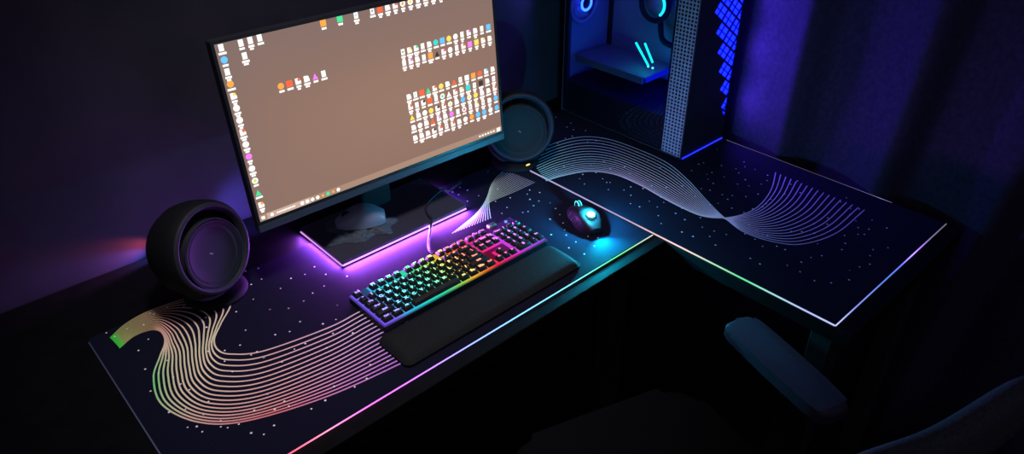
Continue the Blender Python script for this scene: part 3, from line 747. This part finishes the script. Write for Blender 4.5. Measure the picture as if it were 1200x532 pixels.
# inside
bm = new_bm(); pbox(bm, 1.535, 1.541, 1.08, PCY1 - .03, .478, .484, .001); obj('added_case_glow', bm, emit('added case glow', (.26, .20, 1.0), 17.0), pc)  # unseen strip added to brighten the case inside and the mat
bm = new_bm(); pbox(bm, PCX1 - .012, PCX1 - .006, 1.10, PCY1 - .03, .125, .46); obj('motherboard', bm, M['pc_inner'], pc)
bm = new_bm(); pbox(bm, 1.555, PCX1 - .014, 1.155, PCY1 - .012, .160, .178, .004); gp = obj('graphics_card', bm, M['gpu'], pc)
bm = new_bm(); pbox(bm, 1.545, 1.551, 1.16, PCY1 - .02, .1585, .1795, .001); obj('bracket', bm, M['gpu'], gp)
def ring(name, c, axis, R_, r_, m, parent, n=40):
    bm = new_bm(); lathe(bm, [(R_ - r_, 0), (R_ - r_ * .3, r_ * .9), (R_ + r_ * .6, r_ * .8), (R_ + r_, 0), (R_ + r_ * .5, -r_ * .8), (R_ - r_ * .5, -r_ * .8), (R_ - r_, 0)], n, Vector(c) - PO, axis)
    return obj(name, bm, m, parent, smooth=True)
def fan(c, axis, R_, col, st, name='case_fan'):
    f = ring(name, c, axis, R_, .007, M['pc_inner'], pc)
    bm = new_bm(); u, w, a = frame_of(axis); o = Vector(c) - PO
    lathe(bm, [(0, .008), (.016, .008), (.018, .0), (.016, -.008), (0, -.008)], 24, o, axis); obj('hub', bm, M['soft_black'], f, smooth=True)
    bm = new_bm()
    for k in range(7):
        th = 2 * PI * k / 7; vs = []
        for i in range(5):
            r0 = .017 + (R_ - .026) * i / 4
            for q in (-1, 1):
                an = th + q * (.34 - .02 * i) + .12 * i
                vs.append(bm.verts.new(o + (u * math.cos(an) + w * math.sin(an)) * r0 + a * (.005 * q)))
        for i in range(4): bm.faces.new((vs[2 * i], vs[2 * i + 1], vs[2 * i + 3], vs[2 * i + 2]))
    obj('blades', bm, M['pc_inner'], f)
    bm = new_bm(); lathe(bm, [(.0165, .0085), (.0235, .0085), (.0235, .0105), (.0165, .0105), (.0165, .0085)], 30, o, axis); obj('hub_light', bm, emit('fan light', col, st), f)
    return f
fan((1.577, 1.416, .325), (0, -1, 0), .055, (.008, .04, 1.0), 26.0)
pump = ring('cooler_pump', (1.655, 1.225, .345), (-1, 0, 0), .046, .008, M['soft_black'], pc)
bm = new_bm(); lathe(bm, [(0, .0), (.038, 0), (.036, .012), (0, .014)], 36, Vector((1.672, 1.225, .345)) - PO, (-1, 0, 0)); obj('pump_cap', bm, M['pc_inner'], pump, smooth=True)
bm = new_bm(); arc = [Vector((1.652, 1.225 + .0345 * math.cos(t_), .345 + .0345 * math.sin(t_))) - PO for t_ in [math.radians(80 + 150 * k / 16) for k in range(17)]]
tube(bm, arc, .0035, 8); obj('pump_light', bm, emit('cyan pump light', (.0008, .06, .10), 50.0), pump)
bm = new_bm(); tube(bm, catmull([Vector(p) - PO for p in ((1.66, 1.205, .30), (1.635, 1.17, .26), (1.64, 1.12, .26), (1.66, 1.09, .33), (1.66, 1.08, .44))], 24), .008, 10); obj('hose', bm, M['soft_black'], pump, smooth=True)
for k, y in enumerate((1.112, 1.136)):
    bm = new_bm(); pbox(bm, 1.64, PCX1 - .013, y - .003, y + .003, .225, .352, .0008); rs = obj('memory_stick', bm, M['pc_inner'], pc)
for k, (a, b) in enumerate((((1.60, 1.236, .246), (1.60, 1.186, .193)), ((1.60, 1.205, .252), (1.60, 1.172, .205)))):
    bm = new_bm(); tube(bm, [Vector(a) - PO, Vector(b) - PO], .0026, 8); obj('light_bar', bm, emit('teal light bar', (.0004, .115, .095), 45.0), pc)
for q in ((1.60, 1.186, .190), (1.60, 1.170, .190)):
    bm = new_bm(); ellipsoid(bm, Vector(q) - PO, (.0032,) * 3, 2); obj('indicator', bm, emit('teal indicator', (.15, 1.0, .8), 3.0, False), pc)
bm = new_bm(); ellipsoid(bm, Vector((1.5125, 1.046, .178)) - PO, (.0014, .0016, .003), 2); obj('power_light', bm, emit('orange light', (1.0, .20, .06), 1.2, False), pc)

# ------------------------------------------------------------------ office chair in front of the desk
ch = thing('office_chair', 'dark padded office chair with armrests, pulled up to the inner desk corner', 'chair', (.809, .465, 0), math.radians(-18))
def slab(bm, pts, z0, z1, b): prism(bm, pts, z0, z1, b, 4)
bm = new_bm(); slab(bm, round_rect(-.235, -.25, .235, .25, .08, 8), .40, .475, .03); obj('seat', bm, M['shaded_fabric'], ch, smooth=False)
bm = new_bm(); n, k = 44, 26; fr = []; gb_ = []
def back_pt(u, v, side):
    """u -1..1 across, v 0..1 up, side -1 rear / +1 front"""
    w = .365 * (1 - .02 * v * v); x = u * w
    top = .953 + .010 * math.cos(u * 7.0) - .006
    top -= .11 * max(0, abs(u) - .90) ** 2 / .01
    z = .50 + (top - .50) * v
    y = -.235 - .100 * v + .010 * u * u
    rim = (1 - abs(u) ** 6) * (1 - max(0, v * 2 - 1) ** 6) * (1 - max(0, 1 - v * 2) ** 8)
    th = .008 + .017 * max(0, rim) ** .5
    return (x, y + th * side, z)
for side, G in ((1, fr), (-1, gb_)):
    for j in range(k + 1): G.append([bm.verts.new(back_pt(i / n * 2 - 1, j / k, side)) for i in range(n + 1)])
for G in (fr, gb_):
    for j in range(k):
        for i in range(n): bm.faces.new((G[j][i], G[j][i + 1], G[j + 1][i + 1], G[j + 1][i]))
for i in range(n):
    bm.faces.new((fr[0][i], fr[0][i + 1], gb_[0][i + 1], gb_[0][i])); bm.faces.new((fr[k][i], fr[k][i + 1], gb_[k][i + 1], gb_[k][i]))
for j in range(k):
    bm.faces.new((fr[j][0], fr[j + 1][0], gb_[j + 1][0], gb_[j][0])); bm.faces.new((fr[j][n], fr[j + 1][n], gb_[j + 1][n], gb_[j][n]))
obj('backrest', bm, M['fabric'], ch, smooth=True)
bm = new_bm(); box(bm, (0, -.262, .47), (.07, .02, .2), .006); box(bm, (0, -.14, .388), (.08, .26, .022), .006); obj('back_bracket', bm, M['soft_black'], ch)
for s_ in (-1, 1):
    bm = new_bm(); x = s_ * .294; pz = .676 if s_ > 0 else .520; tube(bm, catmull([(s_ * .12, .03, .388), (x - s_ * .02, .03, .388), (x, .025, .44), (x, .02, pz - .03), (x, .02, pz)], 20), .016, 10); a_ = obj('armrest_post', bm, M['soft_black'], ch, smooth=True)
    bm = new_bm(); pts = []
    ww, ll = .041, .140
    outl = []
    for q in range(40):
        th = 2 * PI * q / 40; cx_, sy_ = math.cos(th), math.sin(th)
        X_ = ww * math.copysign(abs(cx_) ** .34, cx_); Y_ = ll * math.copysign(abs(sy_) ** .34, sy_)
        X_ *= 1 - .12 * (Y_ / ll < -.2) * min(1, (-Y_ / ll - .2))
        outl.append((x - s_ * .024 + X_, .030 + Y_))
    prism(bm, outl, pz, pz + .026, .010, 4); smooth_angle(obj('armrest_pad', bm, M['pad'], ch), 40)
bm = new_bm(); lathe(bm, [(0, .10), (.028, .10), (.028, .25), (.02, .25), (.02, .375), (0, .375)], 20); obj('gas_lift', bm, M['soft_black'], ch)
bm = new_bm()
for q in range(5):
    an = 2 * PI * q / 5; tube(bm, [(0, 0, .10), (.16 * math.cos(an), .16 * math.sin(an), .095), (.30 * math.cos(an), .30 * math.sin(an), .072)], lambda t_: .024 - .008 * t_, 10)
obj('star_base', bm, M['soft_black'], ch)
for q in range(5):
    an = 2 * PI * q / 5; bm = new_bm()
    for s_ in (-1, 1): lathe(bm, [(0, -.008), (.028, -.008), (.03, -.005), (.03, .005), (.028, .008), (0, .008)], 18, (.30 * math.cos(an) + s_ * .013 * math.sin(an), .30 * math.sin(an) - s_ * .013 * math.cos(an), .0305), (-math.sin(an), math.cos(an), 0))
    tube(bm, [(.30 * math.cos(an), .30 * math.sin(an), .03), (.30 * math.cos(an), .30 * math.sin(an), .072)], .006, 8)
    obj('caster', bm, M['soft_black'], ch)

# ------------------------------------------------------------------ light of the room
def lamp(name, kind, loc_, energy, col, **k):
    l = bpy.data.lights.new(name, kind); l.energy = energy; l.color = col
    for a, v in k.items(): setattr(l, a, v)
    o = bpy.data.objects.new(name, l); COL.objects.link(o); o.location = loc_
    return o
w = bpy.data.worlds.new('dim room'); SC.world = w; w.use_nodes = True
w.node_tree.nodes['Background'].inputs[0].default_value = (.70, .68, 1.0, 1)
w.node_tree.nodes['Background'].inputs[1].default_value = .19
def spot(name, loc_, target, energy, col, size, blend=.9, r=.01):
    o = lamp(name, 'SPOT', loc_, energy, col, spot_size=math.radians(size), spot_blend=blend, shadow_soft_size=r)
    o.rotation_euler = (Vector(target) - Vector(loc_)).to_track_quat('-Z', 'Y').to_euler(); return o
spot('added_print_spot', (.48, .72, D + 1.72), (.66, 1.16, D), 74, (1.0, .93, .97), 56, .9, .12)  # unseen spot added overhead to light the mat print
# light windows in the backs of the speakers, shining on the wall and the desk behind
spot('speaker_back_red_light', (.350, 1.492, D + .034), (.20, 1.518, D + .026), 5.0, (1, .12, .17), 50, 1.0, .004)
spot('speaker_back_blue_light', (.350, 1.497, D + .014), (.15, 1.517, D + .004), 10.0, (.12, .16, 1), 40, 1.0, .003)
spot('speaker_back_violet_light', (.47, 1.40, D + .05), (.54, 1.52, D + .030), 4.2, (.15, .13, 1), 90)
spot('monitor_back_light', (.66, 1.38, D + .12), (.52, 1.52, D + .10), 1.25, (.50, .14, 1), 120)
spot('computer_back_light', (1.48, 1.440, D + .36), (1.30, 1.52, D + .30), .8, (.18, .14, 1), 130)
# fan light leaving the lattice front of the computer
for z_ in (.12, .27, .42):
    spot('fan_light', (1.672, PCY0 - .012, D + z_), (1.80, .72, D + z_ - .02), 3.0, (.15, .07, 1), 168, .8, .004)
def strip_lamp(name, loc_, target, size, energy, col):
    o = lamp(name, 'AREA', loc_, energy, col, shape='RECTANGLE', size=size, size_y=.003)
    d = (Vector(target) - Vector(loc_)).normalized()
    o.rotation_euler = d.to_track_quat('-Z', 'Y').to_euler(); return o
strip_lamp('stand_underglow', (.756, PY0_ST - .0026, D + .0108), (.756, PY0_ST - .03, D + .001), .338, 10.5, (.46, .10, 1))
so = strip_lamp('stand_underglow', (PX0_ST - .0026, 1.27, D + .0108), (PX0_ST - .03, 1.27, D + .001), .178, 2.6, (.46, .10, 1))
strip_lamp('stand_underglow', (PX1_ST + .0026, 1.275, D + .0108), (PX1_ST + .03, 1.275, D - .004), .15, .45, (.40, .12, 1))
lamp('computer_teal_light', 'POINT', (1.585, 1.19, D + .222), .12, (.0, .75, .62), shadow_soft_size=.002)
spot('mouse_tail_light', (1.0725, .8845, D + .024), (1.050, .80, D + MZ), 11.0, (0, .60, .80), 140, 1.0, .003)
lamp('mouse_logo_light', 'POINT', (1.0880, .9255, D + .053), 6.5, (.02, .60, 1.0), shadow_soft_size=.004)

# ------------------------------------------------------------------ camera and view
cam = bpy.data.cameras.new('camera'); cam.sensor_width = 36; cam.lens = 36 * F / 1200; cam.clip_start = .02
co = bpy.data.objects.new('camera', cam); COL.objects.link(co)
co.matrix_world = Matrix.Translation((0, 0, D + CH)) @ R.to_4x4()
SC.camera = co
vs_ = SC.view_settings; vs_.view_transform = 'Standard'; vs_.look = 'None'; vs_.gamma = 1; vs_.exposure = 0; vs_.use_curve_mapping = False
SC.cycles.use_denoising = True
SC.cycles.max_bounces = 6; SC.cycles.sample_clamp_indirect = 4
